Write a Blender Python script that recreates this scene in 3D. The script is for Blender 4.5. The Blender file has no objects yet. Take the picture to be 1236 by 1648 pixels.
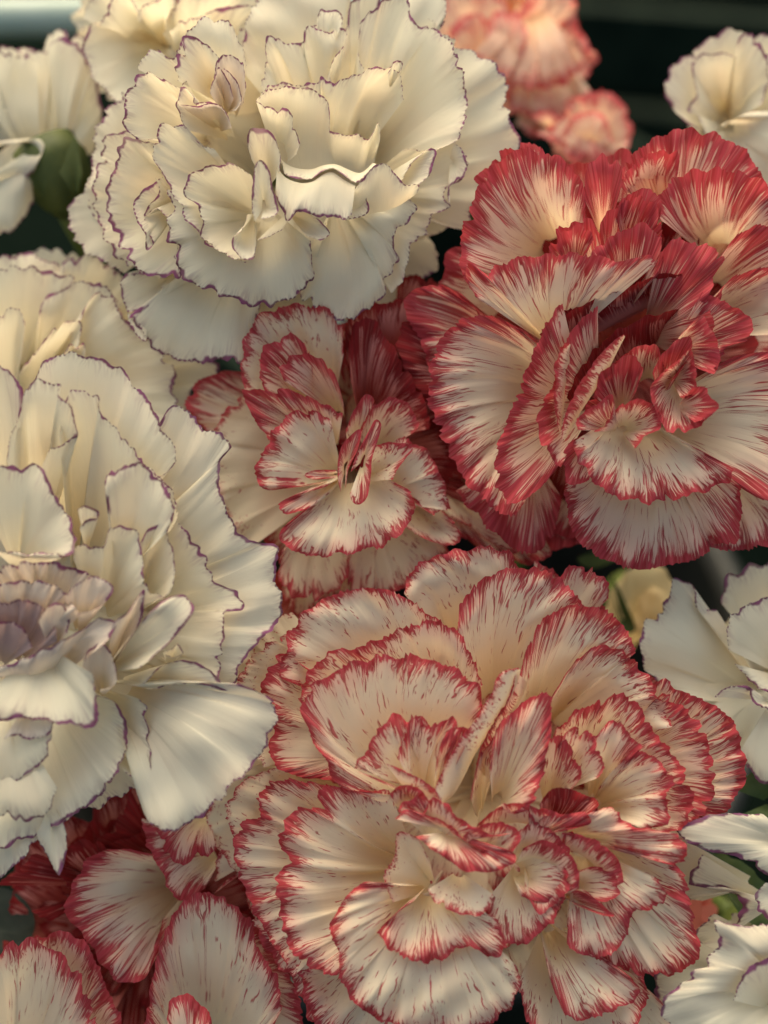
import bpy, math, random
import numpy as np
from mathutils import Vector, Matrix

# ------------------------------------------------------------------ camera, light, exposure
S = bpy.context.scene
COL = S.collection
W0, H0 = 1236.0, 1648.0            # the photograph's pixel frame, used to read positions off it
D0 = 0.19                          # distance to the plane of the flower heads, metres
UNIT = 0.125 / W0                  # metres per pixel in that plane
PITCH = math.radians(50)
TARGET = Vector((0, 0, 0.50))
FWD = Vector((0, math.cos(PITCH), -math.sin(PITCH)))
UPV = Vector((0, math.sin(PITCH), math.cos(PITCH)))
RGT = Vector((1, 0, 0))
CAMLOC = TARGET - FWD * D0
cam_d = bpy.data.cameras.new('camera')
cam = bpy.data.objects.new('camera', cam_d)
COL.objects.link(cam)
cam.matrix_world = Matrix(((1, 0, 0, 0), (0, UPV.y, -FWD.y, 0), (0, UPV.z, -FWD.z, 0), (0, 0, 0, 1)))
cam.location = CAMLOC
cam_d.sensor_fit = 'VERTICAL'
cam_d.sensor_height = 36
cam_d.lens = 18 / (0.5 * H0 * UNIT / D0)
cam_d.clip_start = 0.01
cam_d.clip_end = 200
cam_d.dof.use_dof = True
cam_d.dof.focus_distance = 0.188
cam_d.dof.aperture_fstop = 6.5
S.camera = cam

SUN_EL, SUN_AZ = math.radians(50), math.radians(-12)      # azimuth from +Y (behind the flowers), towards -X
w = bpy.data.worlds.new('World')
S.world = w
w.use_nodes = True
nt = w.node_tree
bg = nt.nodes['Background']
sky = nt.nodes.new('ShaderNodeTexSky')
sky.sky_type = 'NISHITA'
sky.sun_disc = False
sky.sun_elevation = SUN_EL
sky.sun_rotation = SUN_AZ
sky.air_density = 1.0
sky.dust_density = 6.0
sky.ozone_density = 0.3
tint = nt.nodes.new('ShaderNodeMix')            # warm white balance of the photograph, the same for the whole sky
tint.data_type = 'RGBA'
tint.blend_type = 'MULTIPLY'
tint.inputs[0].default_value = 1.0
tint.inputs[7].default_value = (1.0, 0.945, 0.75, 1)
nt.links.new(sky.outputs[0], tint.inputs[6])
nt.links.new(tint.outputs[2], bg.inputs[0])
bg.inputs[1].default_value = 0.15
sun_d = bpy.data.lights.new('sun', 'SUN')
sun_d.energy = 1.15
sun_d.angle = math.radians(75)
sun_d.color = (1.0, 0.95, 0.77)
sun = bpy.data.objects.new('sun', sun_d)
COL.objects.link(sun)
sdir = Vector((math.sin(SUN_AZ) * math.cos(SUN_EL), math.cos(SUN_AZ) * math.cos(SUN_EL), math.sin(SUN_EL)))
sun.rotation_euler = sdir.to_track_quat('Z', 'Y').to_euler()
sun.location = (0, 0, 3)

S.view_settings.view_transform = 'Standard'
S.view_settings.look = 'None'
S.view_settings.exposure = 0.98
S.view_settings.gamma = 1
S.render.engine = 'CYCLES'
cy = S.cycles
cy.use_denoising = True
cy.max_bounces = 12
cy.diffuse_bounces = 7
cy.transmission_bounces = 7
cy.glossy_bounces = 2

# ------------------------------------------------------------------ helpers
def at(px, py, z=0.0):
    """A point from its place in the photograph and its height z (in pixels of the flower plane) above that plane."""
    d = D0 - z * UNIT
    return CAMLOC + FWD * d + RGT * ((px - W0 / 2) * UNIT / D0 * d) + UPV * ((H0 / 2 - py) * UNIT / D0 * d)

F_, U_, C_ = np.array(FWD), np.array(UPV), np.array(CAMLOC)
def at_np(P):
    d = D0 - P[..., 2] * UNIT
    x = (P[..., 0] - W0 / 2) * UNIT / D0 * d
    y = (H0 / 2 - P[..., 1]) * UNIT / D0 * d
    out = C_ + d[..., None] * F_ + y[..., None] * U_
    out[..., 0] += x
    return out

def tag(o, label=None, cat=None, group=None, kind=None):
    for k, v in (('label', label), ('category', cat), ('group', group), ('kind', kind)):
        if v:
            o[k] = v
    return o

def empty(name, loc):
    o = bpy.data.objects.new(name, None)
    COL.objects.link(o)
    o.location = loc
    o.empty_display_size = 0.01
    return o

def link_mesh(name, verts, faces, mat, parent=None, origin=(0, 0, 0), smooth=True):
    me = bpy.data.meshes.new(name)
    me.from_pydata([tuple(v) for v in verts], [], faces)
    me.materials.append(mat)
    if smooth:
        me.polygons.foreach_set('use_smooth', [True] * len(me.polygons))
    me.update()
    o = bpy.data.objects.new(name, me)
    COL.objects.link(o)
    if parent:
        o.parent = parent
    else:
        o.location = origin
    return o

def tube(path, radii, n=12, cap=True):
    """verts, faces of a tube along a path"""
    vs, fs = [], []
    for i, p in enumerate(path):
        a = path[max(i - 1, 0)]
        b = path[min(i + 1, len(path) - 1)]
        t = (b - a).normalized()
        s = t.cross(Vector((0.3, 1, 0.2))).normalized()
        q = t.cross(s)
        for k in range(n):
            an = 2 * math.pi * k / n
            vs.append(p + (s * math.cos(an) + q * math.sin(an)) * radii[i])
    for i in range(len(path) - 1):
        for k in range(n):
            k2 = (k + 1) % n
            fs.append((i * n + k, i * n + k2, (i + 1) * n + k2, (i + 1) * n + k))
    if cap:
        fs.append(tuple(range(n - 1, -1, -1)))
        fs.append(tuple((len(path) - 1) * n + k for k in range(n)))
    return vs, fs

# ------------------------------------------------------------------ materials
def nodes_of(name):
    m = bpy.data.materials.new(name)
    m.use_nodes = True
    m.node_tree.nodes.clear()
    N = m.node_tree.nodes
    L = m.node_tree.links
    def new(t, **kw):
        n = N.new(t)
        for k, v in kw.items():
            setattr(n, k, v)
        return n
    return m, new, L.new

def math_n(new, link, op, a, b=None, clamp=False):
    n = new('ShaderNodeMath', operation=op, use_clamp=clamp)
    for i, x in enumerate((a, b)):
        if x is None:
            continue
        if isinstance(x, (int, float)):
            n.inputs[i].default_value = x
        else:
            link(x, n.inputs[i])
    return n.outputs[0]

def maprange(new, link, v, a, b, c, d, interp='LINEAR'):
    n = new('ShaderNodeMapRange', interpolation_type=interp)
    link(v, n.inputs[0])
    for i, x in enumerate((a, b, c, d)):
        n.inputs[i + 1].default_value = x
    return n.outputs[0]

def mixc(new, link, f, a, b):
    n = new('ShaderNodeMix', data_type='RGBA')
    if isinstance(f, (int, float)):
        n.inputs[0].default_value = f
    else:
        link(f, n.inputs[0])
    for i, x in ((6, a), (7, b)):
        if isinstance(x, tuple):
            n.inputs[i].default_value = (*x, 1)
        else:
            link(x, n.inputs[i])
    return n.outputs[2]

def petal_material(name, base, throat, mark, kind, transl=0.38, marktip=None):
    """Petal skin. The layer 'petal' holds (mm across the petal, mm to the edge over the margin width, 0..1 claw to edge)."""
    m, new, link = nodes_of(name)
    at_ = new('ShaderNodeAttribute', attribute_name='petal')
    sep = new('ShaderNodeSeparateXYZ')
    link(at_.outputs['Vector'], sep.inputs[0])
    U, E, V = sep.outputs
    info = new('ShaderNodeObjectInfo')
    rnd = math_n(new, link, 'MULTIPLY', info.outputs['Random'], 97.0)
    WARP = []
    def noise(su, se, detail=2.0, off=0.0, rough=0.5):
        c = new('ShaderNodeCombineXYZ')
        link(math_n(new, link, 'MULTIPLY', math_n(new, link, 'ADD', U, WARP[0]) if WARP else U, su), c.inputs[0])
        link(math_n(new, link, 'MULTIPLY', E, se), c.inputs[1])
        link(math_n(new, link, 'ADD', rnd, off), c.inputs[2])
        n = new('ShaderNodeTexNoise')
        n.inputs['Scale'].default_value = 1.0
        n.inputs['Detail'].default_value = detail
        n.inputs['Roughness'].default_value = rough
        link(c.outputs[0], n.inputs['Vector'])
        return n.outputs[0]
    wv = noise(0.55, 0.45, 2.0, 87.0)
    WARP.append(maprange(new, link, wv, 0.25, 0.75, -0.45, 0.45))
    # body colour: cream, greener and yellower towards the claw, each petal a touch different
    tint = maprange(new, link, V, 0.05, 0.6, 1.0, 0.0, 'SMOOTHSTEP')
    col = mixc(new, link, tint, base, throat)
    pk = noise(0.12, 0.12, 1.0, 31.0)
    col = mixc(new, link, maprange(new, link, pk, 0.45, 0.75, 0.0, 0.35), col, tuple(a * b for a, b in zip(base, (0.97, 0.84, 0.80))))
    vein = noise(3.4, 0.12, 3.0, 7.0)
    col = mixc(new, link, maprange(new, link, vein, 0.5, 0.8, 0.0, 0.12), col, tuple(c * 0.76 for c in base))
    wear = noise(0.9, 0.9, 3.0, 71.0, 0.7)
    col = mixc(new, link, maprange(new, link, wear, 0.66, 0.80, 0.0, 0.22), col, tuple(a * b for a, b in zip(base, (0.80, 0.66, 0.52))))
    if kind == 'striped':
        pinkish = maprange(new, link, E, 0.0, 3.6, 0.66, 0.0, 'SMOOTHSTEP')
        col = mixc(new, link, pinkish, col, (0.74, 0.36, 0.32))
        n1 = noise(3.7, 0.38, 3.0, 0.0, 0.62)
        patch = noise(0.25, 0.20, 1.0, 61.0)
        n1 = math_n(new, link, 'MULTIPLY', math_n(new, link, 'SUBTRACT', n1, 0.5), 3.2)
        n1 = math_n(new, link, 'ADD', n1, maprange(new, link, patch, 0.3, 0.7, -0.28, 0.22))
        def curve(pts, x):
            ramp = new('ShaderNodeFloatCurve')
            cm = ramp.mapping.curves[0]
            cm.points[0].location = pts[0]
            cm.points[1].location = pts[-1]
            for p in pts[1:-1]:
                cm.points.new(*p)
            ramp.mapping.update()
            link(x, ramp.inputs[1])
            return math_n(new, link, 'MULTIPLY', math_n(new, link, 'SUBTRACT', ramp.outputs[0], 0.5), 2.0)
        e14 = math_n(new, link, 'DIVIDE', E, 14.0, True)
        f = curve([(0.0, 1.0), (0.02, 0.88), (0.05, 0.62), (0.09, 0.49), (0.15, 0.39), (0.25, 0.27), (0.5, 0.10), (1.0, 0.0)], e14)
        mk = maprange(new, link, math_n(new, link, 'ADD', n1, f), -0.16, 0.26, 0.0, 0.94, 'SMOOTHSTEP')
        n2 = noise(2.3, 0.55, 1.0, 23.0)
        n2 = math_n(new, link, 'MULTIPLY', math_n(new, link, 'SUBTRACT', n2, 0.5), 3.0)
        n2 = math_n(new, link, 'ADD', n2, maprange(new, link, patch, 0.35, 0.65, -0.20, 0.14))
        f2 = curve([(0.0, 0.45), (0.10, 0.36), (0.25, 0.285), (0.45, 0.24), (0.7, 0.12), (1.0, 0.0)], e14)
        mk2 = maprange(new, link, math_n(new, link, 'ADD', n2, f2), -0.06, 0.18, 0.0, 0.85, 'SMOOTHSTEP')
        mk = math_n(new, link, 'MAXIMUM', mk, mk2)
        mk = math_n(new, link, 'MULTIPLY', mk, maprange(new, link, V, 0.12, 0.34, 0.0, 1.0))
        pale = noise(4.2, 0.22, 2.0, 91.0)
        mk = math_n(new, link, 'MULTIPLY', mk, maprange(new, link, pale, 0.54, 0.74, 1.0, 0.72))
        tipn = noise(1.6, 0.6, 2.0, 53.0)
        mcol = mixc(new, link, maprange(new, link, tipn, 0.35, 0.7, 0.0, 1.0), mark, marktip)
        col = mixc(new, link, mk, col, mcol)
    elif kind == 'edged':
        wn = noise(0.5, 0.0, 2.0, 11.0)
        width = maprange(new, link, wn, 0.3, 0.7, 0.22, 0.66)
        d = math_n(new, link, 'DIVIDE', E, width)
        mk = maprange(new, link, d, 0.6, 1.2, 0.95, 0.0, 'SMOOTHSTEP')
        halo = maprange(new, link, d, 0.6, 4.5, 0.30, 0.0, 'SMOOTHSTEP')
        fl = noise(3.4, 0.5, 1.0, 77.0)
        halo = math_n(new, link, 'MULTIPLY', halo, maprange(new, link, fl, 0.4, 0.65, 0.0, 1.0))
        fade = noise(0.28, 0.0, 1.0, 41.0)
        mk = math_n(new, link, 'MULTIPLY', mk, maprange(new, link, fade, 0.24, 0.42, 0.75, 1.0))
        mk = math_n(new, link, 'MAXIMUM', mk, halo)
        mk = math_n(new, link, 'MULTIPLY', mk, maprange(new, link, V, 0.30, 0.55, 0.0, 1.0))
        mcol = mixc(new, link, maprange(new, link, wn, 0.4, 0.65, 0.0, 1.0), mark, marktip)
        col = mixc(new, link, mk, col, mcol)
    # fine pleats and veins
    b1 = noise(2.2, 0.05, 2.0, 3.0)
    b2 = noise(7.0, 2.0, 2.0, 5.0)
    hgt = math_n(new, link, 'ADD', math_n(new, link, 'MULTIPLY', b1, 0.8), math_n(new, link, 'MULTIPLY', b2, 0.18))
    bump = new('ShaderNodeBump')
    bump.inputs['Strength'].default_value = 0.18 if kind == 'striped' else 0.12
    bump.inputs['Distance'].default_value = 0.00035
    link(hgt, bump.inputs['Height'])
    pb = new('ShaderNodeBsdfPrincipled')
    link(col, pb.inputs['Base Color'])
    pb.inputs['Roughness'].default_value = 0.75
    pb.inputs['Specular IOR Level'].default_value = 0.09
    pb.inputs['Sheen Weight'].default_value = 0.04
    pb.inputs['Sheen Roughness'].default_value = 0.4
    link(bump.outputs[0], pb.inputs['Normal'])
    tr = new('ShaderNodeBsdfTranslucent')
    warm = new('ShaderNodeMix', data_type='RGBA', blend_type='MULTIPLY')   # light that has passed through a petal is warmer
    warm.inputs[0].default_value = 1.0
    warm.inputs[7].default_value = (1.0, 0.93, 0.83, 1)
    link(col, warm.inputs[6])
    link(warm.outputs[2], tr.inputs['Color'])
    link(bump.outputs[0], tr.inputs['Normal'])
    mx = new('ShaderNodeMixShader')
    mx.inputs[0].default_value = transl
    link(pb.outputs[0], mx.inputs[1])
    link(tr.outputs[0], mx.inputs[2])
    out = new('ShaderNodeOutputMaterial')
    link(mx.outputs[0], out.inputs[0])
    return m

def plain_material(name, c1, c2, rough=0.5, scale=200.0, transl=0.0, bump=0.2, spec=0.3, stretch=(1, 1, 1), metal=0.0):
    m, new, link = nodes_of(name)
    tc = new('ShaderNodeTexCoord')
    mp = new('ShaderNodeMapping')
    mp.inputs['Scale'].default_value = stretch
    link(tc.outputs['Object'], mp.inputs[0])
    n = new('ShaderNodeTexNoise')
    n.inputs['Scale'].default_value = scale
    n.inputs['Detail'].default_value = 4
    link(mp.outputs[0], n.inputs['Vector'])
    col = mixc(new, link, maprange(new, link, n.outputs[0], 0.35, 0.65, 0, 1), c1, c2)
    pb = new('ShaderNodeBsdfPrincipled')
    link(col, pb.inputs['Base Color'])
    pb.inputs['Roughness'].default_value = rough
    pb.inputs['Specular IOR Level'].default_value = spec
    pb.inputs['Metallic'].default_value = metal
    bp = new('ShaderNodeBump')
    bp.inputs['Strength'].default_value = bump
    bp.inputs['Distance'].default_value = 0.0005
    link(n.outputs[0], bp.inputs['Height'])
    link(bp.outputs[0], pb.inputs['Normal'])
    out = new('ShaderNodeOutputMaterial')
    if transl:
        tr = new('ShaderNodeBsdfTranslucent')
        link(col, tr.inputs['Color'])
        mx = new('ShaderNodeMixShader')
        mx.inputs[0].default_value = transl
        link(pb.outputs[0], mx.inputs[1])
        link(tr.outputs[0], mx.inputs[2])
        link(mx.outputs[0], out.inputs[0])
    else:
        link(pb.outputs[0], out.inputs[0])
    return m

CREAM = (0.80, 0.765, 0.635)
M_WHITE = petal_material('petal_white_purple_edge', CREAM, (0.76, 0.715, 0.57), (0.11, 0.025, 0.060), 'edged', 0.45, (0.25, 0.065, 0.19))
M_MAUVE = petal_material('petal_mauve_heart', (0.74, 0.665, 0.585), (0.68, 0.60, 0.44), (0.11, 0.025, 0.065), 'edged', 0.42, (0.24, 0.06, 0.18))
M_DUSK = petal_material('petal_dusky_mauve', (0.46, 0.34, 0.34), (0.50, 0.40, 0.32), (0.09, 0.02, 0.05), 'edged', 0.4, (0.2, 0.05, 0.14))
M_RED = petal_material('petal_cream_red_edge', (0.85, 0.745, 0.585), (0.82, 0.70, 0.46), (0.31, 0.009, 0.022), 'striped', 0.45, (0.56, 0.055, 0.090))
M_PINK = petal_material('petal_salmon_pink', (0.86, 0.66, 0.53), (0.84, 0.62, 0.38), (0.62, 0.07, 0.10), 'striped', 0.48, (0.76, 0.20, 0.22))
M_SHADED_CRIMSON = petal_material('petal_shaded_crimson', (0.36, 0.050, 0.040), (0.34, 0.06, 0.04), (0.15, 0.001, 0.004), 'striped', 0.28, (0.27, 0.006, 0.012))  # crimson petals, colour also darkened to paint in shade of hearts and gaps
M_PEACH = petal_material('petal_peach', (0.88, 0.74, 0.44), (0.84, 0.66, 0.34), (0.8, 0.4, 0.2), 'plain', 0.45)
M_CORAL = petal_material('petal_coral', (0.84, 0.30, 0.25), (0.7, 0.4, 0.2), (0.8, 0.3, 0.2), 'plain', 0.4)
M_GREEN = plain_material('calyx_green', (0.10, 0.14, 0.030), (0.16, 0.19, 0.045), 0.5, 350, 0.15, stretch=(1, 1, 0.2))
M_SAGE = plain_material('leaf_sage', (0.030, 0.036, 0.024), (0.042, 0.048, 0.034), 0.6, 250, 0.15)
M_OLIVE = plain_material('calyx_olive', (0.050, 0.070, 0.018), (0.09, 0.11, 0.03), 0.6, 300, 0.15, stretch=(1, 1, 0.3))
M_LEAF = plain_material('leaf_green', (0.035, 0.065, 0.018), (0.07, 0.10, 0.03), 0.5, 250, 0.2)
M_ASPHALT = plain_material('black_rubber_mat', (0.0028, 0.0055, 0.0042), (0.0050, 0.0085, 0.0065), 0.9, 60, 0, 0.0, spec=0.0)
M_BUCKET = plain_material('black_plastic', (0.008, 0.009, 0.009), (0.014, 0.015, 0.014), 0.5, 90, 0, 0.15)
M_DGREEN = plain_material('dark_green_plastic', (0.006, 0.013, 0.009), (0.014, 0.024, 0.016), 0.8, 40, 0, 0.15, spec=0.06)
M_STEEL = plain_material('pale_painted_steel', (0.40, 0.48, 0.42), (0.48, 0.55, 0.49), 0.45, 60, 0, 0.1)

# ------------------------------------------------------------------ petals
rng = np.random.default_rng(7)

def spline(P, n):
    """centripetal Catmull-Rom through the rows of P (any width), n samples spread evenly along it"""
    P = np.asarray(P, float)
    k = len(P)
    ext = np.vstack([2 * P[0] - P[1], P, 2 * P[-1] - P[-2]])
    out = []
    for i in range(k - 1):
        p0, p1, p2, p3 = ext[i:i + 4]
        d = lambda a, b: max(np.linalg.norm((b - a)[:2]), 1e-3) ** 0.5
        t1 = d(p0, p1)
        t2 = t1 + d(p1, p2)
        t3 = t2 + d(p2, p3)
        t = np.linspace(t1, t2, 24, endpoint=False)[:, None]
        a1 = (t1 - t) / t1 * p0 + t / t1 * p1
        a2 = (t2 - t) / (t2 - t1) * p1 + (t - t1) / (t2 - t1) * p2
        a3 = (t3 - t) / (t3 - t2) * p2 + (t - t2) / (t3 - t2) * p3
        b1 = (t2 - t) / t2 * a1 + t / t2 * a2
        b2 = (t3 - t) / (t3 - t1) * a2 + (t - t1) / (t3 - t1) * a3
        out.append((t2 - t) / (t2 - t1) * b1 + (t - t1) / (t2 - t1) * b2)
    out = np.vstack(out + [P[-1:]])
    s = np.concatenate([[0], np.cumsum(np.linalg.norm(np.diff(out[:, :2], axis=0), axis=1))])
    q = np.linspace(0, s[-1], n)
    return np.stack([np.interp(q, s, out[:, j]) for j in range(out.shape[1])], 1), s[-1]

def wave(s, wl, k=4):
    """smooth random wave along length s with wavelengths about wl"""
    r = np.zeros_like(s)
    for _ in range(k):
        r += np.sin(2 * np.pi * s / (wl * rng.uniform(0.6, 1.7)) + rng.uniform(0, 6.28)) * rng.uniform(0.5, 1)
    return r / k ** 0.5

def petal(parent, rim, base, zr, zb, mat, margin=1.0, bulge=30.0, ruffle=4.0, rwl=55.0, tooth=3.0, twl=9.0, curl=6.0, res=3.6, name='petal', nv=20, fine=0.22, mid=0.45, jag=4.0, crumple=3.0, cwl=60.0, claw=0.13, m=1.0):
    """One petal: a fan from its claw to its rim, pleated, ruffled and toothed at the rim.
    rim: pixels of the rim in the photograph; zr: height(s) along the rim; zb: height of the claw."""
    rim = np.asarray(rim, float)
    zr = np.atleast_1d(np.asarray(zr, float))
    zz = np.interp(np.linspace(0, 1, len(rim)), np.linspace(0, 1, len(zr)), zr) if len(zr) > 1 else np.full(len(rim), zr[0])
    pts = np.column_stack([rim, zz])
    ln = np.sum(np.linalg.norm(np.diff(rim, axis=0), axis=1))
    nu = int(np.clip(ln / res, 14, 190))
    R, ln = spline(pts, nu)
    s = np.linspace(0, ln, nu)
    if isinstance(base, list):                       # a fold: the inner edge follows a curve of its own
        Bc = np.array([(x, y, zb) for x, y in base], float)
        B = spline(Bc, nu)[0]
    else:                                            # a claw a few millimetres wide
        B = np.array([base[0], base[1], zb], float)
        B = B[None] + np.column_stack([(R[:, :2] - R[:, :2].mean(0)) * claw, np.zeros(nu)])
    t = np.linspace(0, 1, nv)
    v = 1 - (1 - t) ** 1.6
    v = 0.03 + 0.97 * v
    D = R - B
    rad = np.maximum(np.linalg.norm(D[:, :2], axis=1), 4.0)
    big = np.clip(np.median(rad) / 120.0, 0.2, 1.0)
    # teeth: mostly notches cut into the rim
    tt = wave(s, twl, 5) * 0.55 + np.abs(wave(s, twl * 0.6, 3)) * 0.6 - 0.3
    tt = tt * (0.35 + 0.9 * np.abs(wave(s, 70, 3)))
    for _ in range(rng.integers(0, 4)):            # torn notches
        tt -= (rng.uniform(1.0, 3.2) if tooth > 0 else 0) * np.exp(-((s - rng.uniform(0.1, 0.9) * ln) / rng.uniform(2.5, 6)) ** 2)
    tt = (tt * tooth + jag * wave(s, 34, 4) * 0.8) * big
    ends = np.minimum(1, np.minimum(s, ln - s) / 12.0)
    G = B[None] + D[None] * v[:, None, None]
    G[..., :2] += (D[:, :2] / np.maximum(rad, 1)[:, None] * (tt * ends)[:, None])[None] * (v ** 6)[:, None, None]
    # the claw keeps some width
    z = G[..., 2]
    z += bulge * big * np.sin(np.pi * np.clip(v, 0, 1) ** 0.8)[:, None]
    # crumples running across the blade, and veins that do not run dead straight
    for _ in range(4):
        kx, ky = np.clip(rng.normal(0, 1), -1.5, 1.5) / cwl, np.clip(rng.normal(0, 1), -1.5, 1.5) / cwl
        z += crumple * 0.55 * np.sin(6.28 * (kx * G[..., 0] + ky * G[..., 1]) + rng.uniform(0, 6.28)) * (v ** 1.2)[:, None] * big
    T = np.gradient(R[:, :2], axis=0)
    T /= np.maximum(np.linalg.norm(T, axis=1), 1e-6)[:, None]
    bend = (rng.normal(0, 0.05) * rad.mean() + 5 * big * wave(s, 60, 3))
    G[..., :2] += T[None] * (np.sin(np.pi * v)[:, None] * np.broadcast_to(bend, (nu,))[None] * np.minimum(1, ends)[None])[..., None]
    w1 = wave(s, rwl, 4)
    w2 = wave(s, rwl * 0.33, 4)
    w3 = wave(s, 16, 3)
    z += big * ruffle * (w1[None] * (v ** 1.8)[:, None] + mid * w2[None] * (v ** 3)[:, None] + fine * w3[None] * (v ** 2)[:, None])
    cw = 0.5 + 0.5 * np.clip(wave(s, rwl * 1.5, 3), -1, 1)
    z -= big * curl * cw[None] * np.clip((v - 0.78) / 0.22, 0, 1)[:, None] ** 2
    # slow waviness of the blade itself
    z += big * ruffle * 0.9 * wave(s, max(ln * 0.6, 60), 3)[None] * np.sin(np.pi * v)[:, None]
    G[..., 2] = z
    X = at_np(G)
    n = nu * nv
    # mm to the nearest piece of rim
    rimX = X[-1]
    flat = X.reshape(-1, 3)
    side = np.abs(np.linspace(-1, 1, nu))
    fac = (1 + 1.3 * np.clip((side - 0.62) / 0.38, 0, 1) ** 1.5) * np.exp(0.28 * wave(s, 90, 3) + 0.18 * wave(s, 24, 3)) / (m * rng.uniform(0.75, 1.3))
    E = (np.sqrt(((flat[:, None, :] - rimX[None, ::2]) ** 2).sum(2)) * fac[None, ::2]).min(1) * 1000.0
    Umm = np.broadcast_to((s * UNIT * 1000)[None], (nv, nu)).reshape(-1)
    A = np.stack([Umm, E / margin, np.broadcast_to(v[:, None], (nv, nu)).reshape(-1)], 1)
    org = np.array(parent.location)
    me = bpy.data.meshes.new(name)
    i = np.arange(nv - 1)[:, None] * nu + np.arange(nu - 1)[None]
    q = np.stack([i, i + 1, i + nu + 1, i + nu], -1).reshape(-1, 4)
    me.vertices.add(n)
    me.vertices.foreach_set('co', (flat - org).astype(np.float32).ravel())
    me.loops.add(q.size)
    me.loops.foreach_set('vertex_index', q.astype(np.int32).ravel())
    me.polygons.add(len(q))
    me.polygons.foreach_set('loop_start', np.arange(0, q.size, 4, dtype=np.int32))
    me.polygons.foreach_set('use_smooth', np.ones(len(q), bool))
    a = me.attributes.new('petal', 'FLOAT_VECTOR', 'POINT')
    a.data.foreach_set('vector', A.astype(np.float32).ravel())
    me.update(calc_edges=True)
    me.materials.append(mat)
    o = bpy.data.objects.new(name, me)
    COL.objects.link(o)
    o.parent = parent
    return o

def P(txt):
    return [tuple(float(c) for c in p.split(',')) for p in txt.split()]

def fill(parent, cx, cy, rx, ry, zc, mat, rings, margin, seed, **kw):
    """the hidden and half hidden petals of a head, ring under ring: (count, radius, rim height, claw height)"""
    r = random.Random(seed)
    for n, rr, zr, zb in rings:
        off = r.uniform(0, 6.28)
        for k in range(n):
            a = off + (k + r.uniform(-0.25, 0.25)) * 2 * math.pi / n
            half = math.pi / n * r.uniform(1.2, 1.6)
            m = []
            for j in range(9):
                f = j / 4 - 1
                q = rr * (1 - 0.16 * abs(f) ** 3 + r.uniform(-0.04, 0.04))
                m.append((cx + rx * q * math.cos(a + half * f), cy + ry * q * math.sin(a + half * f)))
            b = (cx + r.uniform(-6, 6), cy + r.uniform(-6, 6))
            dz = r.uniform(-14, 14)
            petal(parent, m, b, [zc + zr + dz + r.uniform(-18, 18) for _ in range(4)], zc + zb, mat, margin, res=6.5, nv=14, **kw)

BUCKETS = {'front': Vector((0.0, 0.075, 0)), 'rear': Vector((0.03, 0.30, 0))}
GROUP = 'cut carnations standing in the florist buckets'

def flower(label, cx, cy, z0, bucket='front', depth=330, stem=True, tilt=(0, 0), name='carnation', group=GROUP):
    """Empty at the receptacle, with calyx and stem; petals are added afterwards"""
    base = at(cx, cy, z0 - depth + 60)
    e = empty(name, base)
    tag(e, label, 'flower', group)
    ax = (FWD + RGT * tilt[0] - UPV * tilt[1]).normalized()
    prof = [(0.0, 4.2), (0.15, 6.0), (0.4, 6.3), (0.7, 5.4), (0.9, 3.4), (1.0, 1.9)]
    ln = 0.021
    path = [ax * (ln * t) for t, _ in prof]
    vs, fs = tube(path, [r * 0.001 for _, r in prof], 16)
    if stem:
        link_mesh('calyx', vs, fs, M_GREEN, e)
        p0 = ax * ln * 0.98
        bk = BUCKETS[bucket]
        p3 = Vector((bk.x + (base.x - bk.x) * 0.35, bk.y + (base.y - bk.y) * 0.3, 0.06)) - base
        p1 = p0 + ax * 0.05
        p2 = p3 + Vector((0, 0, 0.18))
        pts = []
        for i in range(15):
            t = i / 14
            pts.append(p0 * (1 - t) ** 3 + p1 * 3 * t * (1 - t) ** 2 + p2 * 3 * t * t * (1 - t) + p3 * t ** 3)
        vs, fs = tube(pts, [0.0019] * 15, 10)
        link_mesh('stem', vs, fs, M_GREEN, e)
    return e

def head(e, z0, mat, margin, zb, rows, **kw):
    """rows: (rim text, claw x, claw y, rim height, overrides)"""
    for row in rows:
        rim, bx, by, zr = row[:4]
        o = dict(kw)
        if len(row) > 4:
            o.update(row[4])
        b = o.pop('zb', zb)
        mt = o.pop('mat', mat)
        zr = [z0 + q for q in (zr if isinstance(zr, (list, tuple)) else (zr,))]
        petal(e, P(rim), P(bx) if isinstance(bx, str) else (bx, by), zr, z0 + b, mt, margin, **o)

#PETALS#
WK = dict(bulge=34, ruffle=6.0, rwl=115, tooth=3.5, twl=14, curl=8, fine=0.03, mid=0.2, jag=4.5, crumple=6, cwl=150)
RK = dict(bulge=34, ruffle=5.5, rwl=52, tooth=4.5, twl=8, curl=10, jag=5, crumple=5, cwl=95, fine=0.06, mid=0.22)
WFILL = [(9, 0.93, -150, -300), (8, 0.72, -150, -300), (6, 0.48, -165, -290)]

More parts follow.
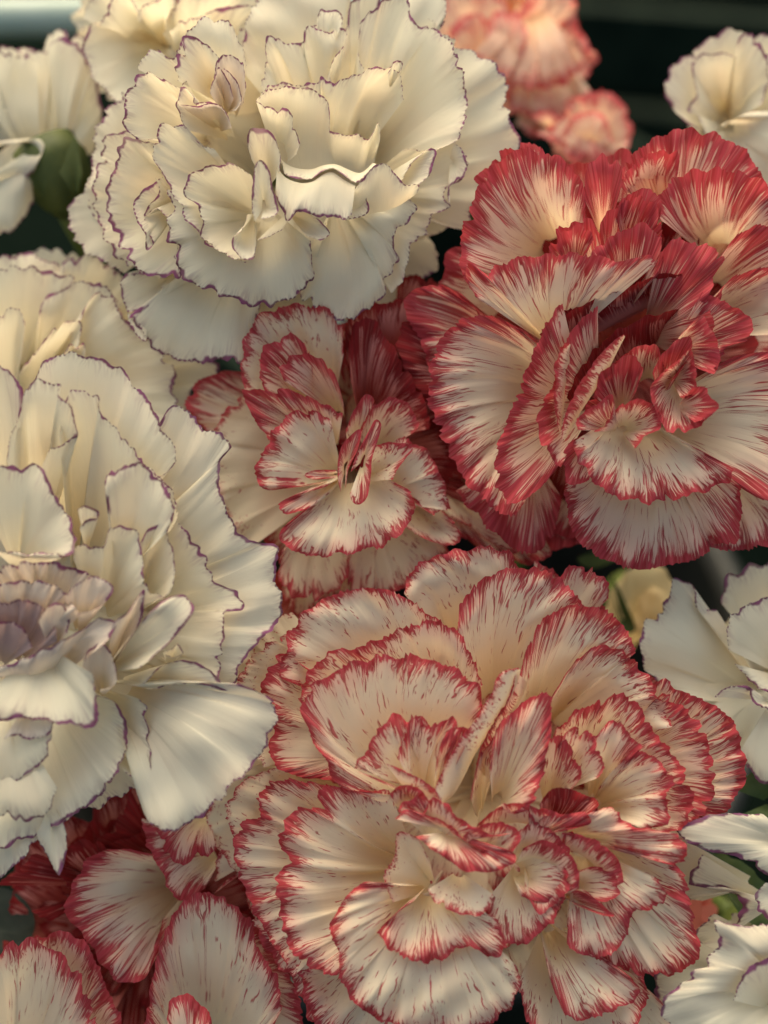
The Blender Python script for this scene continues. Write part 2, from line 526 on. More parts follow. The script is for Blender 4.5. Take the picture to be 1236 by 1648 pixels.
# ------------------------------------------------------------------ white carnation, top
e = flower('large white carnation with thin purple petal edges, widest bloom at the top', 450, 310, 0)
fill(e, 450, 290, 330, 265, 0, M_WHITE, WFILL, 1.0, 11, **WK)
head(e, 0, M_WHITE, 1.0, -200, [
 ('690,30 718,58 742,76 792,100 818,130 815,165 825,200 838,230 800,290 760,330 752,368 697,358', 560, 260, -105),
 ('645,-12 690,-22 718,5 713,40 690,52 660,60', 630, 150, -120, dict(zb=-150)),
 ('588,117 578,95 578,62 582,30 605,14 620,-4 655,-2 663,28 686,46 704,44 714,56 735,85 746,125 752,160 748,195 737,224 700,242', 575, 278, [-45, -50, -60, -55, -40, -25]),
 ('420,138 428,105 427,72 432,56 455,66 478,72 488,62 490,45 512,46 525,52 545,43 558,55 552,75 538,92 531,112 533,130', 490, 250, -38),
 ('538,105 556,50 565,5 585,-15 612,-15 602,40', 570, 220, -90),
 ('395,120 392,60 400,25 425,-10 470,-22 520,-17 560,-12 564,30', 480, 200, -110),
 ('498,52 507,36 516,18 530,14 546,20 552,34 545,48', 520, 110, -52, dict(zb=-110)),
 ('412,160 430,140 458,134 500,136 513,130 517,121 530,132 545,132 565,121 585,116 605,108 625,108 642,118 650,160', 545, 278, [5, 0, 0, -5, -15, -30]),
 ('624,118 630,106 634,97 646,98 648,106 643,116 634,112', 628, 140, 8, dict(zb=-25, bulge=6)),
 ('412,160 438,143 480,140 505,145 525,160 531,185 531,212 560,215 590,222 603,208 608,200 613,215 608,240', '448,262 470,278 500,286 520,280 536,274 556,284 574,290 590,276 602,262', 0, [25, 22, 18, 14, 14, 10], dict(zb=-30, bulge=-26)),
 ('412,163 435,173 455,172 470,185 473,203 482,230 478,248', 450, 262, 42, dict(zb=-80, bulge=10)),
 ('650,240 690,240 728,224 742,240 752,262 748,285 738,292 722,300 718,320 722,332 700,345 695,358 680,375 662,400 653,430 650,450 630,472', 560, 330, -45),
 ('648,290 662,265 690,240 701,236 699,262 688,285 672,298 650,300', 610, 292, 5, dict(zb=-110)),
 ('730,228 742,240 752,262 748,284 736,292 724,300 720,316 724,330', 725, 262, -36, dict(zb=-52, bulge=8)),
 ('640,296 660,315 668,338 655,360 637,370 634,395 641,415 630,438 618,452 622,468 610,484 580,505 550,517 520,502 488,482 483,462 500,445 506,428', 545, 335, [-5, -10, -25, -40, -50, -50, -40], dict(zb=-70)),
 ('443,312 452,338 463,356 480,341 495,342 518,352 540,348 556,354 566,345', '446,268 460,284 482,292 503,291 520,279 535,275 555,288 572,297', 0, [60, 66, 66, 64, 60], dict(zb=38, bulge=16, ruffle=7, rwl=50)),
 ('455,262 458,280 482,288 503,287 520,275 535,271 555,284 572,294 590,280 606,264', '450,255 470,268 500,272 520,266 540,264 560,272 580,278 600,262', 0, [40, 44, 46, 46, 40], dict(zb=10, bulge=6)),
 ('572,303 590,280 608,264 620,262 632,275 648,293 674,299 672,310', '560,352 585,350 605,345 625,340 645,330 662,318', 0, [50, 52, 50, 44, 36, 24], dict(zb=2, bulge=10)),
 ('556,355 566,352 590,346 594,330 590,318 580,312 570,320', 560, 310, 34, dict(zb=-10, bulge=14)),
 ('345,240 322,232 300,205 275,198 255,208 248,232 246,250 258,275 275,305 300,350 330,388 370,412 392,418 410,414', 402, 330, [10, 24, 32, 34, 30, 30], dict(zb=-150)),
 ('268,305 277,330 270,365 270,388 290,398 283,415 290,440 322,462 355,472 385,486 412,493 440,490 470,480 490,465 506,440 503,425 500,388', 425, 345, [5, 0, -5, -5, -5, 0], dict(zb=-120, bulge=60)),
 ('405,282 375,264 345,266 308,278 298,300 296,315 320,332 324,355 322,372 345,400 375,414 402,417', 412, 345, [48, 46, 44, 46, 52], dict(zb=-70, bulge=10)),
 ('398,345 388,372 375,382 374,398 386,414 405,418 412,400 411,370', 408, 350, 70, dict(zb=-10, bulge=15)),
 ('404,255 398,230 400,212 414,205 432,210 446,230 451,250 450,278', 430, 295, 58, dict(zb=-40, bulge=14)),
 ('410,357 405,325 408,285 412,262 420,258 433,272 438,300 448,340 434,350 420,352', 425, 330, 84, dict(zb=50, bulge=16)),
 ('412,388 440,378 458,366 470,346 485,340 505,348 520,360 531,376 520,386 500,383 490,377', 465, 345, 52, dict(zb=-10, bulge=12)),
 ('300,130 285,138 258,125 235,115 213,132 203,155 198,180 202,205 215,222 245,224 270,218', 340, 225, [-5, 0, 2, 0]),
 ('296,208 284,160 296,140 308,152 312,166 340,164 360,180 372,203', 372, 222, 20, dict(zb=-110, bulge=14)),
 ('222,112 230,88 250,78 268,90 282,93 288,70 302,52 326,28 345,34 356,28 374,45 388,72 397,105', 370, 175, -30, dict(zb=-150)),
 ('286,130 284,100 290,72 302,56 325,66 347,86 362,105', 355, 160, -6, dict(zb=-120)),
 ('344,125 350,97 370,86 388,98 396,130 392,165', 376, 185, 6, dict(mat=M_MAUVE, zb=-100)),
 ('338,150 345,118 352,108 360,118 370,135 376,158', 362, 185, 16, dict(mat=M_MAUVE, zb=-70, bulge=10)),
 ('360,110 372,118 386,142 388,165 380,178', 366, 175, 16, dict(mat=M_MAUVE, zb=-60, bulge=8)),
 ('286,168 318,170 338,166 352,168 366,184 373,206', 350, 208, 30, dict(mat=M_MAUVE, zb=-70, bulge=10)),
 ('225,140 210,150 195,152 175,172 158,198 150,228 148,262 142,300', 330, 290, -120, dict(zb=-210)),
 ('146,280 140,300 118,322 108,345 115,370 132,400 150,412 200,440', 330, 330, -130, dict(zb=-210)),
 ('240,212 195,212 170,220 162,250 152,285 150,320 158,355 170,385 190,415 218,436 260,448', 330, 320, -80),
 ('290,245 245,231 222,225 200,220 192,240 185,265 173,300 172,330 180,365 190,388 205,415 225,437 255,445 290,447 293,440 282,420 285,395', 325, 325, -38, dict(zb=-170)),
 ('262,285 250,292 226,310 214,330 218,350 232,375 237,403 245,396 238,372 232,350', 278, 338, [-14, 0, 6, 0, -5], dict(zb=-60, bulge=6)),
 ('250,286 256,310 240,330 230,350 250,336 266,348 275,356', 285, 320, -6, dict(zb=-55, bulge=6)),
 ('262,462 235,496 212,505 222,530 240,555 262,570 300,582 335,583 355,578 385,585 400,560 412,520 420,488', 400, 395, -75, dict(bulge=50)),
 ('262,440 220,442 198,442 195,470 205,500 235,498 255,485 260,460', 310, 415, -85),
 ('205,505 208,520 220,540 235,552 228,530 215,510', 240, 510, -70, dict(zb=-95, bulge=5)),
], **WK)

# ------------------------------------------------------------------ red striped carnation, right
e = flower('big red striped carnation with deep crimson folded heart, below the blurred salmon one', 985, 600, 25)
fill(e, 985, 570, 325, 335, 25, M_RED, [(10, 0.95, -140, -300)], 1.5, 21, m=2.0, **RK)
fill(e, 985, 570, 325, 335, 25, M_SHADED_CRIMSON, [(8, 0.75, -140, -290), (7, 0.5, -150, -280)], 1.5, 22, m=3.0, **RK)
head(e, 25, M_RED, 1.65, -200, [
 ('775,300 764,290 790,262 812,240 840,228 870,236', 880, 380, -55, dict(m=2.2)),
 ('775,475 745,445 741,400 749,350 767,310 790,272 820,247 850,236 880,245 910,260 932,285 941,310 942,352', 908, 420, [-30, -25, -25, -20, -15], dict(m=1.9, bulge=44)),
 ('938,315 945,270 955,255 980,252 997,262 1001,290 992,330', 970, 375, -12, dict(m=2.6, zb=-130)),
 ('998,290 1005,262 1030,238 1070,215 1100,207 1140,214 1180,228 1215,260 1228,290', 1095, 390, -62, dict(m=2.2)),
 ('998,300 1008,277 1040,250 1075,240 1092,248 1088,290 1068,315', 1050, 345, -38, dict(m=1.6)),
 ('1058,350 1065,310 1090,285 1130,272 1180,275 1220,288 1255,312 1255,370', 1160, 410, -18, dict(m=1.9)),
 ('1160,412 1190,375 1230,362 1270,370 1290,420 1280,500', 1130, 480, 0, dict(m=1.9)),
 ('1155,490 1172,452 1195,440 1236,430 1280,450 1290,520 1240,540', 1110, 530, 6),
 ('878,420 898,372 925,358 950,354 962,364 975,345 1000,328 1030,318 1055,330 1064,352 1062,402', 990, 470, [6, 8, 4, 0, 0], dict(m=2.6)),
 ('985,345 1000,322 1022,308 1045,304 1062,318 1064,345', 1030, 410, -8, dict(m=2.6, zb=-120)),
 ('895,400 905,372 925,363 948,366 955,384 940,405', 925, 440, 18, dict(m=2.6, zb=-70, bulge=10)),
 ('765,478 748,437 755,424 785,440 800,430 830,415 870,411 910,407 960,411 1000,420 1045,410 1056,424', 893, 545, [8, 24, 30, 34, 34, 30], dict(m=1.35, zb=-70, bulge=20)),
 ('945,425 960,395 1000,372 1040,360 1062,380 1066,410 1060,440', 1000, 500, 16, dict(m=2.6, zb=-110)),
 ('1058,420 1075,392 1100,386 1130,392 1165,410 1152,442 1140,482 1150,530 1158,580 1150,600 1130,592', 1045, 535, [18, 18, 22, 34, 40], dict(m=2.6, zb=-120)),
 ('1130,470 1152,480 1185,495 1212,520 1205,545 1172,560 1155,578', 1085, 565, 26, dict(m=1.3, zb=-100)),
 ('1150,598 1162,584 1190,572 1240,568 1280,590 1300,680 1290,760 1240,806 1200,790 1172,768 1150,745', 1050, 675, [16, 10, 0, 0, 5, 10], dict(zb=-130)),
 ('922,712 926,732 945,760 960,780 985,797 1020,806 1060,808 1100,800 1140,788 1170,775 1181,757 1150,738 1118,722', 1012, 672, [40, 42, 36, 30, 30, 32, 34], dict(zb=-95)),
 ('940,700 914,714 905,740 908,765 930,782 948,772', 975, 690, 28, dict(zb=-70)),
 ('908,770 912,815 915,835 930,870 960,895 1000,910 1030,918 1060,912 1100,905 1140,890 1144,876 1182,875 1191,850 1193,800 1188,770', 1035, 710, [-15, -25, -35, -40, -40, -30, -15], dict(m=1.7, bulge=60)),
 ('1145,882 1180,887 1222,880 1270,870 1290,820 1270,770', 1110, 730, -52),
 ('880,560 858,543 830,525 790,508 755,510 722,530 700,565 690,610 692,655 705,690 730,740 748,775 775,800 800,822 822,832 842,812', 915, 640, [-5, -15, -25, -28, -25, -10], dict(bulge=44)),
 ('775,520 760,490 738,470 700,458 660,470 650,500 672,540 690,590', 840, 570, -75, dict(m=1.6)),
 ('720,560 690,520 650,520 640,560 660,610 690,650', 820, 620, -95, dict(mat=M_SHADED_CRIMSON, m=2.5)),
 ('905,488 880,520 862,560 845,600 828,640 815,680 800,725 798,770 812,803 830,811 850,800 875,780 900,748', 930, 650, [26, 24, 20, 14, 12, 12, 14], dict(m=1.5, bulge=26, zb=-110)),
 ('732,790 760,822 800,862 842,890 872,885 890,860 904,800', 850, 740, -85, dict(m=1.8)),
 # the folded heart
 ('902,752 880,727 866,697 868,660 884,630 896,600 905,560 930,520 962,492', 955, 640, [38, 40, 38, 34, 30], dict(m=1.7, crumple=9, ruffle=9, zb=-90, bulge=12)),
 ('898,690 891,640 896,612 891,590 900,568 916,552', '902,696 908,660 910,625 916,596 918,572 919,556', 0, [40, 46, 52, 50, 42], dict(m=0.7, crumple=8, ruffle=8, zb=10, bulge=14)),
 ('903,706 911,662 932,618 958,580 984,552 1004,538', '908,710 930,672 955,634 978,598 994,566 1006,542', 0, [50, 56, 56, 50, 40], dict(m=0.9, crumple=9, ruffle=8, zb=20, bulge=14)),
 ('868,538 900,506 950,474 1010,448 1075,424', '905,572 960,540 1020,505 1085,480', 0, [-8, -6, -4, -4], dict(mat=M_SHADED_CRIMSON, m=3, crumple=6, ruffle=6, zb=-70, bulge=4)),
 ('880,500 930,470 990,440 1060,410', '920,560 980,530 1040,500 1090,470', 0, -30, dict(mat=M_SHADED_CRIMSON, m=3, zb=-90, bulge=4)),
 ('882,532 920,500 965,478 1010,462 1060,442 1098,440', '905,610 950,570 1000,535 1060,505 1105,495', 0, [6, 8, 8, 6, 4], dict(mat=M_SHADED_CRIMSON, m=2.2, crumple=10, ruffle=9, rwl=70, tooth=2, zb=-130, bulge=4)),
 ('912,640 935,590 975,545 1025,516 1085,500 1108,505', '955,690 985,645 1020,605 1060,575 1095,560', 0, [6, 4, 0, -6, -6], dict(mat=M_SHADED_CRIMSON, m=2.2, crumple=10, ruffle=9, rwl=70, tooth=2, zb=-140, bulge=4)),
 ('930,690 948,645 980,595 1018,562 1052,552 1070,590', '985,690 1000,655 1020,625 1045,610 1062,620', 0, [24, 22, 18, 18, 20], dict(m=2.4, crumple=9, ruffle=9, zb=-90, bulge=6)),
 ('1050,600 1062,575 1090,548 1112,540 1108,575 1080,612', 1066, 640, 36, dict(m=2.2, crumple=8, ruffle=9, zb=-40, bulge=6)),
 ('955,640 968,600 992,580 1020,572 1034,590 1024,630', 1000, 660, 34, dict(m=2.6, crumple=9, ruffle=9, zb=-50, bulge=8)),
 ('930,692 927,676 945,660 972,642 985,634 987,655 972,682 955,695', 990, 690, 58, dict(crumple=9, ruffle=9, m=0.9, zb=0, bulge=14)),
 ('985,672 1000,650 1030,643 1056,655 1064,687 1040,702 1022,722', 1003, 690, 46, dict(m=1.4, crumple=9, ruffle=9, zb=-30, bulge=12)),
 ('1112,558 1090,580 1065,600 1046,627 1056,662 1072,692 1100,697 1130,682 1152,660', 1092, 615, [56, 54, 52, 50, 54], dict(crumple=9, ruffle=9, m=1.5, zb=-40, bulge=6)),
 ('1100,640 1118,622 1135,624 1146,640 1157,655 1140,672 1118,680', 1095, 655, 66, dict(crumple=9, ruffle=9, m=1.5, zb=20, bulge=10)),
 ('1112,560 1120,590 1122,620 1110,640 1095,640', 1085, 610, 50, dict(m=1.8, crumple=9, ruffle=9, zb=-10, bulge=8)),
 ('1098,535 1130,510 1150,540 1159,580 1150,600 1130,596 1115,588', 1085, 565, 50, dict(crumple=9, ruffle=9, m=1.6, zb=-50)),
], **RK)

# ------------------------------------------------------------------ small red edged carnation, centre
MK = dict(bulge=30, ruffle=5.0, rwl=50, tooth=4.0, twl=8, curl=9, fine=0.06, mid=0.22, crumple=4, cwl=95)
e = flower('small cream carnation with narrow red edges and furled petals upright in its centre', 570, 740, -45)
fill(e, 620, 640, 120, 150, -45, M_SHADED_CRIMSON, [(7, 0.9, -130, -280)], 0.85, 32, m=3.0, **MK)
fill(e, 560, 735, 175, 235, -45, M_RED, [(8, 0.95, -120, -280), (7, 0.7, -125, -280), (5, 0.5, -135, -260)], 0.85, 31, m=2.4, **MK)
head(e, -45, M_RED, 0.8, -170, [
 ('525,783 480,797 450,808 447,818 462,826 490,823 470,838 450,855 452,870 475,888 505,895 555,891 600,883 635,868 658,842 668,815 660,792 636,776', 562, 768, [26, 30, 34, 32, 30, 26], dict(zb=-60, bulge=22)),
 ('515,776 480,782 430,788 413,776 412,752 425,722 440,695 455,675 480,660 508,662 532,675', 541, 768, [20, 24, 26, 26, 24], dict(zb=-60, bulge=20)),
 ('393,630 388,580 400,530 420,505 450,494 490,490 530,500 548,520 553,570', 520, 670, 0, {}, dict(m=2.7)),
 ('425,628 417,590 425,560 445,545 475,540 495,560 503,595', 500, 655, 14, dict(m=2.7, zb=-110)),
 ('456,612 451,590 468,573 495,570 520,580 540,605 552,645', 548, 668, 26, dict(m=2.7, zb=-70, bulge=6)),
 ('432,708 402,662 391,625 420,628 455,625 490,635 520,650 552,665', 530, 715, [4, 10, 22, 34, 34, 32], dict(m=2.7, zb=-70, bulge=12)),
 ('400,885 370,850 350,800 338,750 345,700 362,660 385,640 415,640', 540, 760, -62, dict(m=0.6)),
 ('345,705 310,672 298,640 320,614 350,600 390,598 412,610', 520, 700, -85, dict(m=1.8)),
 ('555,570 558,515 578,492 610,488 640,483 670,470 702,500 712,560 702,625', 605, 690, -45, dict(mat=M_SHADED_CRIMSON, m=2.6)),
 ('563,605 565,535 590,508 620,540 652,590 682,640 692,690', 592, 705, -18, dict(mat=M_SHADED_CRIMSON, m=2.6)),
 ('640,560 665,520 700,530 715,590 712,660 690,690', 620, 690, -60, dict(mat=M_SHADED_CRIMSON, m=3.5)),
 ('577,705 590,668 608,648 640,640 665,660 673,688 652,705', 602, 725, 8, dict(m=2.2, zb=-80, bulge=10)),
 ('600,722 625,710 657,708 682,720 702,745 716,785 720,822', 607, 795, [20, 14, 4, -5], dict(zb=-80)),
 ('592,728 606,716 622,712 650,714 666,722 652,738 640,756 632,772', 588, 768, 34, dict(zb=-20, bulge=14)),
 ('563,795 566,806 577,812 590,802 597,762 601,730 611,700 613,682 605,675 590,700 575,730 564,760', 584, 742, [50, 58, 54, 50, 60, 52, 50], dict(zb=32, bulge=12, tooth=2)),
 ('548,792 543,760 549,720 563,702 580,690 577,720 562,752 556,786', 556, 750, 44, dict(zb=20, bulge=10, tooth=2)),
 ('540,756 505,757 490,764 500,771 540,769', 541, 763, 34, dict(zb=16, bulge=10, tooth=1)),
 ('556,692 574,652 590,635 602,640 592,672 580,705', 566, 730, 20, dict(m=1.4, zb=-50, bulge=8)),
 ('455,885 448,920 460,950 490,965 530,955 556,935 566,890', 530, 820, -45),
 ('558,895 565,950 600,962 640,950 680,930 722,890 692,850', 600, 815, -52),
 ('655,850 700,874 738,874 742,858 722,830 702,815', 640, 795, -18),
 ('640,800 668,802 700,830 712,815 724,820 716,790', 620, 775, -8, dict(zb=-90)),
 ('660,800 700,835 760,872 820,900 872,905 890,870 860,830', 690, 755, -75, dict(m=1.2)),
 ('700,690 735,740 770,800 800,850 790,900', 640, 760, -110, dict(mat=M_SHADED_CRIMSON, m=2.5)),
 ('400,960 430,1010 470,1040 520,1040 560,1000', 520, 870, -110, dict(mat=M_SHADED_CRIMSON, m=2.5)),
 ('600,560 640,600 690,650 720,700 740,740 720,780', 600, 720, -95, dict(mat=M_SHADED_CRIMSON, m=4)),
 ('640,440 690,450 730,480 740,560 730,640', 640, 640, -110, dict(mat=M_SHADED_CRIMSON, m=4)),
 ('452,950 470,988 520,978 565,950', 530, 850, -85),
 ('728,835 760,850 800,880 830,892 842,872 802,838', 690, 790, -60),
], **MK)

# ------------------------------------------------------------------ red edged carnation, bottom centre
e = flower('wide cream carnation with ragged red edges and tangled heart, lowest whole bloom', 745, 1285, 60)
fill(e, 770, 1270, 365, 350, 60, M_RED, [(11, 0.93, -140, -300), (9, 0.72, -140, -290), (7, 0.5, -150, -280)], 1.15, 41, **RK)
head(e, 60, M_RED, 1.1, -200, [
 ('650,955 660,920 700,895 740,885 790,880 822,893 842,925', 750, 1060, -62),
 ('895,935 920,910 950,915 975,935 981,958 962,980', 880, 1050, -72),
 ('735,1030 740,980 760,945 800,920 850,914 890,925 930,960 942,985', 795, 1150, -28, dict(bulge=44)),
 ('885,1125 930,1060 970,1038 1000,1048 1040,1085 1062,1122 1082,1170', 870, 1195, -14),
 ('815,1140 835,1085 850,1040 870,1000 900,980 940,974 980,985 1010,1018 1022,1050 1002,1062', 850, 1175, [0, 0, 0, -6, -8], dict(bulge=44)),
 ('470,985 410,1010 360,1075 335,1130 350,1190 385,1240', 590, 1150, -100, dict(m=0.35)),
 ('440,1215 385,1225 345,1275 335,1330 365,1385 400,1420', 580, 1310, -105, dict(m=0.3)),
 ('985,1560 1040,1590 1085,1640 1095,1700 1020,1730', 930, 1500, -60, dict(m=0.6)),
 ('860,900 900,925 950,960 1000,1010 1010,1060', 860, 1120, -100, dict(m=1.4)),
 ('480,1010 425,1040 392,1075 378,1120 398,1180 424,1235', 600, 1170, -52, dict(m=0.3)),
 ('450,1235 402,1250 366,1290 372,1340 390,1380', 570, 1320, -50, dict(m=0.25)),
 ('505,1105 452,1090 455,1060 470,1010 510,970 560,950 610,947 650,960 690,988 722,1014', 640, 1150, -34, dict(bulge=44)),
 ('500,1082 452,1052 425,1090 420,1110 440,1150 434,1200 440,1230 480,1250 520,1255 548,1258 540,1225', 650, 1190, -34),
 ('492,1152 484,1110 500,1080 530,1050 580,1040 640,1015 690,1000 730,1010 757,1050 777,1102', 680, 1200, -8),
 ('590,1275 547,1266 522,1222 496,1177 485,1130 500,1105 530,1085 570,1065 620,1055 680,1058 730,1075 765,1100 778,1130 770,1162 748,1205', 690, 1270, [10, 18, 22, 22, 22, 16], dict(zb=-110, bulge=34)),
 ('1040,1120 1065,1093 1092,1110 1140,1130 1180,1160 1196,1210 1201,1250 1185,1282 1160,1312 1120,1322', 985, 1235, -30, dict(m=1.8, ruffle=9, rwl=30)),
 ('1045,1135 1065,1118 1100,1140 1130,1170 1146,1220 1150,1270 1130,1312 1100,1332', 970, 1240, -8, dict(m=1.5, ruffle=7, rwl=34)),
 ('890,1185 920,1150 960,1130 1005,1117 1030,1140 1050,1175 1072,1200 1102,1240 1116,1282 1102,1330 1068,1342', 925, 1280, 10),
 ('945,1190 980,1165 1000,1160 1012,1185 1036,1200 1018,1212 1000,1224 1040,1210 1068,1235 1086,1262 1070,1282 1080,1310 1068,1328 1038,1335', 958, 1290, 28, dict(zb=-100)),
 ('898,1200 914,1175 940,1170 962,1200 971,1240 962,1252', 895, 1270, 34, dict(zb=-60, bulge=10)),
 ('860,1215 880,1190 905,1185 925,1215 935,1250 920,1270', 880, 1290, 34, dict(zb=-60, bulge=10)),
 ('788,1235 800,1172 830,1140 860,1120 881,1114 888,1160 881,1210 870,1260 850,1300 830,1311 812,1292', 800, 1290, [46, 44, 44, 54, 60], dict(crumple=8, ruffle=8, zb=-20, bulge=16)),
 ('570,1236 580,1220 600,1190 620,1160 640,1150 660,1160 682,1154 694,1175', 692, 1265, [46, 44, 42, 40], dict(crumple=8, ruffle=8, zb=-20, bulge=6)),
 ('640,1218 650,1182 668,1152 692,1167 710,1160 730,1154 737,1182 722,1222', 682, 1295, 48, dict(crumple=8, ruffle=8, zb=-10, bulge=6)),
 ('702,1225 712,1190 735,1168 752,1172 748,1200 730,1240', 700, 1290, 54, dict(crumple=8, ruffle=8, zb=0, bulge=6)),
 ('834,1074 806,1083 788,1120 766,1158 737,1193 716,1234 700,1270 708,1290', '838,1078 834,1098 815,1138 790,1176 766,1214 748,1250 730,1280 712,1294', 0, [36, 42, 48, 54, 58, 62, 60], dict(m=0.45, crumple=10, ruffle=10, zb=18, bulge=22, rwl=60)),
 ('830,1080 822,1112 800,1152 778,1192 766,1230', '850,1100 835,1135 812,1175 795,1210 780,1250', 0, [30, 32, 34, 34], dict(m=1.2, crumple=8, ruffle=8, zb=-30, bulge=6)),
 ('757,1285 765,1240 780,1200 796,1185 800,1220 790,1260', 772, 1310, 30, dict(crumple=8, ruffle=8, zb=-90, bulge=6)),
 ('572,1240 600,1250 640,1268 668,1290 690,1300 712,1285 690,1262 650,1240 620,1228', 660, 1280, 56, dict(crumple=8, ruffle=8, m=0.5, zb=30, bulge=10)),
 ('626,1278 648,1262 672,1268 690,1288 684,1310 668,1318', '640,1300 655,1288 668,1290 676,1300 672,1310 664,1316', 0, [46, 58, 62, 60], dict(m=1.2, crumple=8, ruffle=9, zb=30, bulge=14)),
 ('770,1325 800,1300 836,1292 862,1300 884,1312', '760,1345 795,1330 830,1325 860,1328 886,1318', 0, [44, 54, 58, 50], dict(m=1.6, crumple=10, ruffle=10, rwl=36, zb=20, bulge=10)),
 ('842,1365 872,1352 905,1365 930,1395 932,1430', '830,1390 860,1382 885,1395 900,1420 906,1440', 0, [44, 52, 52, 46], dict(m=1.4, crumple=10, ruffle=10, rwl=36, zb=20, bulge=10)),
 ('905,1340 940,1345 975,1362 998,1390 1004,1420', '895,1365 925,1372 950,1388 968,1410 978,1432', 0, [38, 44, 42, 34], dict(m=1.2, crumple=10, ruffle=10, rwl=36, zb=14, bulge=10)),
 ('635,1318 650,1303 682,1310 720,1325 760,1360 800,1376 826,1370 827,1390 790,1403 750,1402 710,1377 668,1346', 722, 1340, [72, 66, 64, 66, 72, 76, 74], dict(zb=36, bulge=16, ruffle=9, rwl=40)),
 ('640,1305 650,1290 690,1280 720,1295 745,1320 772,1335 800,1345 825,1340', 700, 1350, [60, 62, 66, 66], dict(zb=20, bulge=8, ruffle=8, rwl=36)),
 ('745,1345 775,1328 805,1322 830,1330 838,1350 825,1372', 770, 1375, 64, dict(crumple=8, ruffle=8, zb=20, bulge=8)),
 ('632,1452 618,1412 635,1375 640,1340 668,1346 690,1380', 695, 1425, 34, dict(crumple=8, ruffle=8, m=0.3, zb=-40, bulge=8)),
 ('828,1345 860,1320 890,1338 916,1370 917,1410 902,1442 870,1452 838,1442', 830, 1400, 38, dict(crumple=8, ruffle=8, zb=-30)),
 ('868,1295 890,1268 930,1275 962,1290 952,1322 902,1324', 882, 1335, 34, dict(mat=M_SHADED_CRIMSON, m=2.0, zb=-40, ruffle=8, rwl=30)),
 ('850,1310 870,1300 905,1310 945,1308 950,1325 900,1335', 860, 1345, 44, dict(m=2.0, zb=-10, ruffle=8, rwl=30)),
 ('925,1318 950,1307 988,1300 1010,1325 1050,1335 1090,1343 1107,1380 1080,1392 1030,1372 990,1362', 925, 1345, 34, dict(crumple=8, ruffle=8, zb=-30)),
 ('626,1272 570,1270 545,1265 512,1272 510,1300 480,1300 460,1320 450,1360 466,1385 445,1410 450,1460 460,1510 480,1545 520,1565 542,1570 556,1535', 655, 1400, [6, 4, 6, 10, 14, 14, 10], dict(zb=-130, bulge=36)),
 ('545,1268 470,1255 430,1262 415,1300 420,1315 395,1320 380,1340 377,1380 390,1420 410,1470 440,1520 472,1572', 620, 1400, -24, dict(bulge=44)),
 ('628,1425 585,1420 560,1440 535,1480 530,1500 545,1530 545,1560 560,1600 590,1630 640,1652 700,1662 760,1657 810,1632 836,1590 832,1555', 695, 1445, [34, 36, 38, 34, 28, 20, 14], dict(zb=-80, bulge=50)),
 ('664,1452 625,1480 610,1500 620,1520 650,1540 682,1549 720,1540 740,1525 770,1530 790,1541 812,1530 802,1480', 692, 1435, [46, 50, 50, 46, 40], dict(zb=-30, bulge=20)),
 ('688,1432 700,1452 740,1471 780,1470 794,1440', 738, 1408, 58, dict(m=0.3, zb=0, bulge=14)),
 ('778,1455 790,1500 830,1522 870,1502 902,1462 912,1420', 838, 1395, 30, dict(zb=-40, bulge=16)),
 ('845,1440 870,1470 900,1450 920,1420 900,1380', 850, 1390, 42, dict(zb=-20, bulge=10)),
 ('1060,1375 1092,1392 1106,1430 1116,1480 1127,1530 1110,1557 1060,1570 1000,1560 940,1530 912,1490', 935, 1365, [10, 0, -10, -12, -5], dict(zb=-120)),
 ('918,1470 915,1522 960,1541 1000,1522 1020,1472 1072,1450 1060,1415', 940, 1375, 22, dict(zb=-70)),
 ('922,1405 960,1394 990,1408 997,1436 972,1452 940,1432', 912, 1425, 36, dict(zb=-20, bulge=8)),
 ('912,1430 940,1436 972,1458 990,1475 960,1470 925,1455', 905, 1440, 34, dict(zb=-10, bulge=8)),
 ('835,1580 850,1645 900,1690 960,1690 1022,1652 1042,1600 1030,1565 960,1552', 890, 1490, -14),
 ('875,1530 890,1590 920,1640 990,1625 1030,1600 1000,1560 940,1535', 880, 1490, 4, dict(zb=-100)),
 ('476,1560 490,1602 512,1652 562,1690 640,1700', 620, 1500, -46),
 ('405,1480 430,1530 470,1580 500,1640 540,1690', 600, 1480, -58),
], **RK)

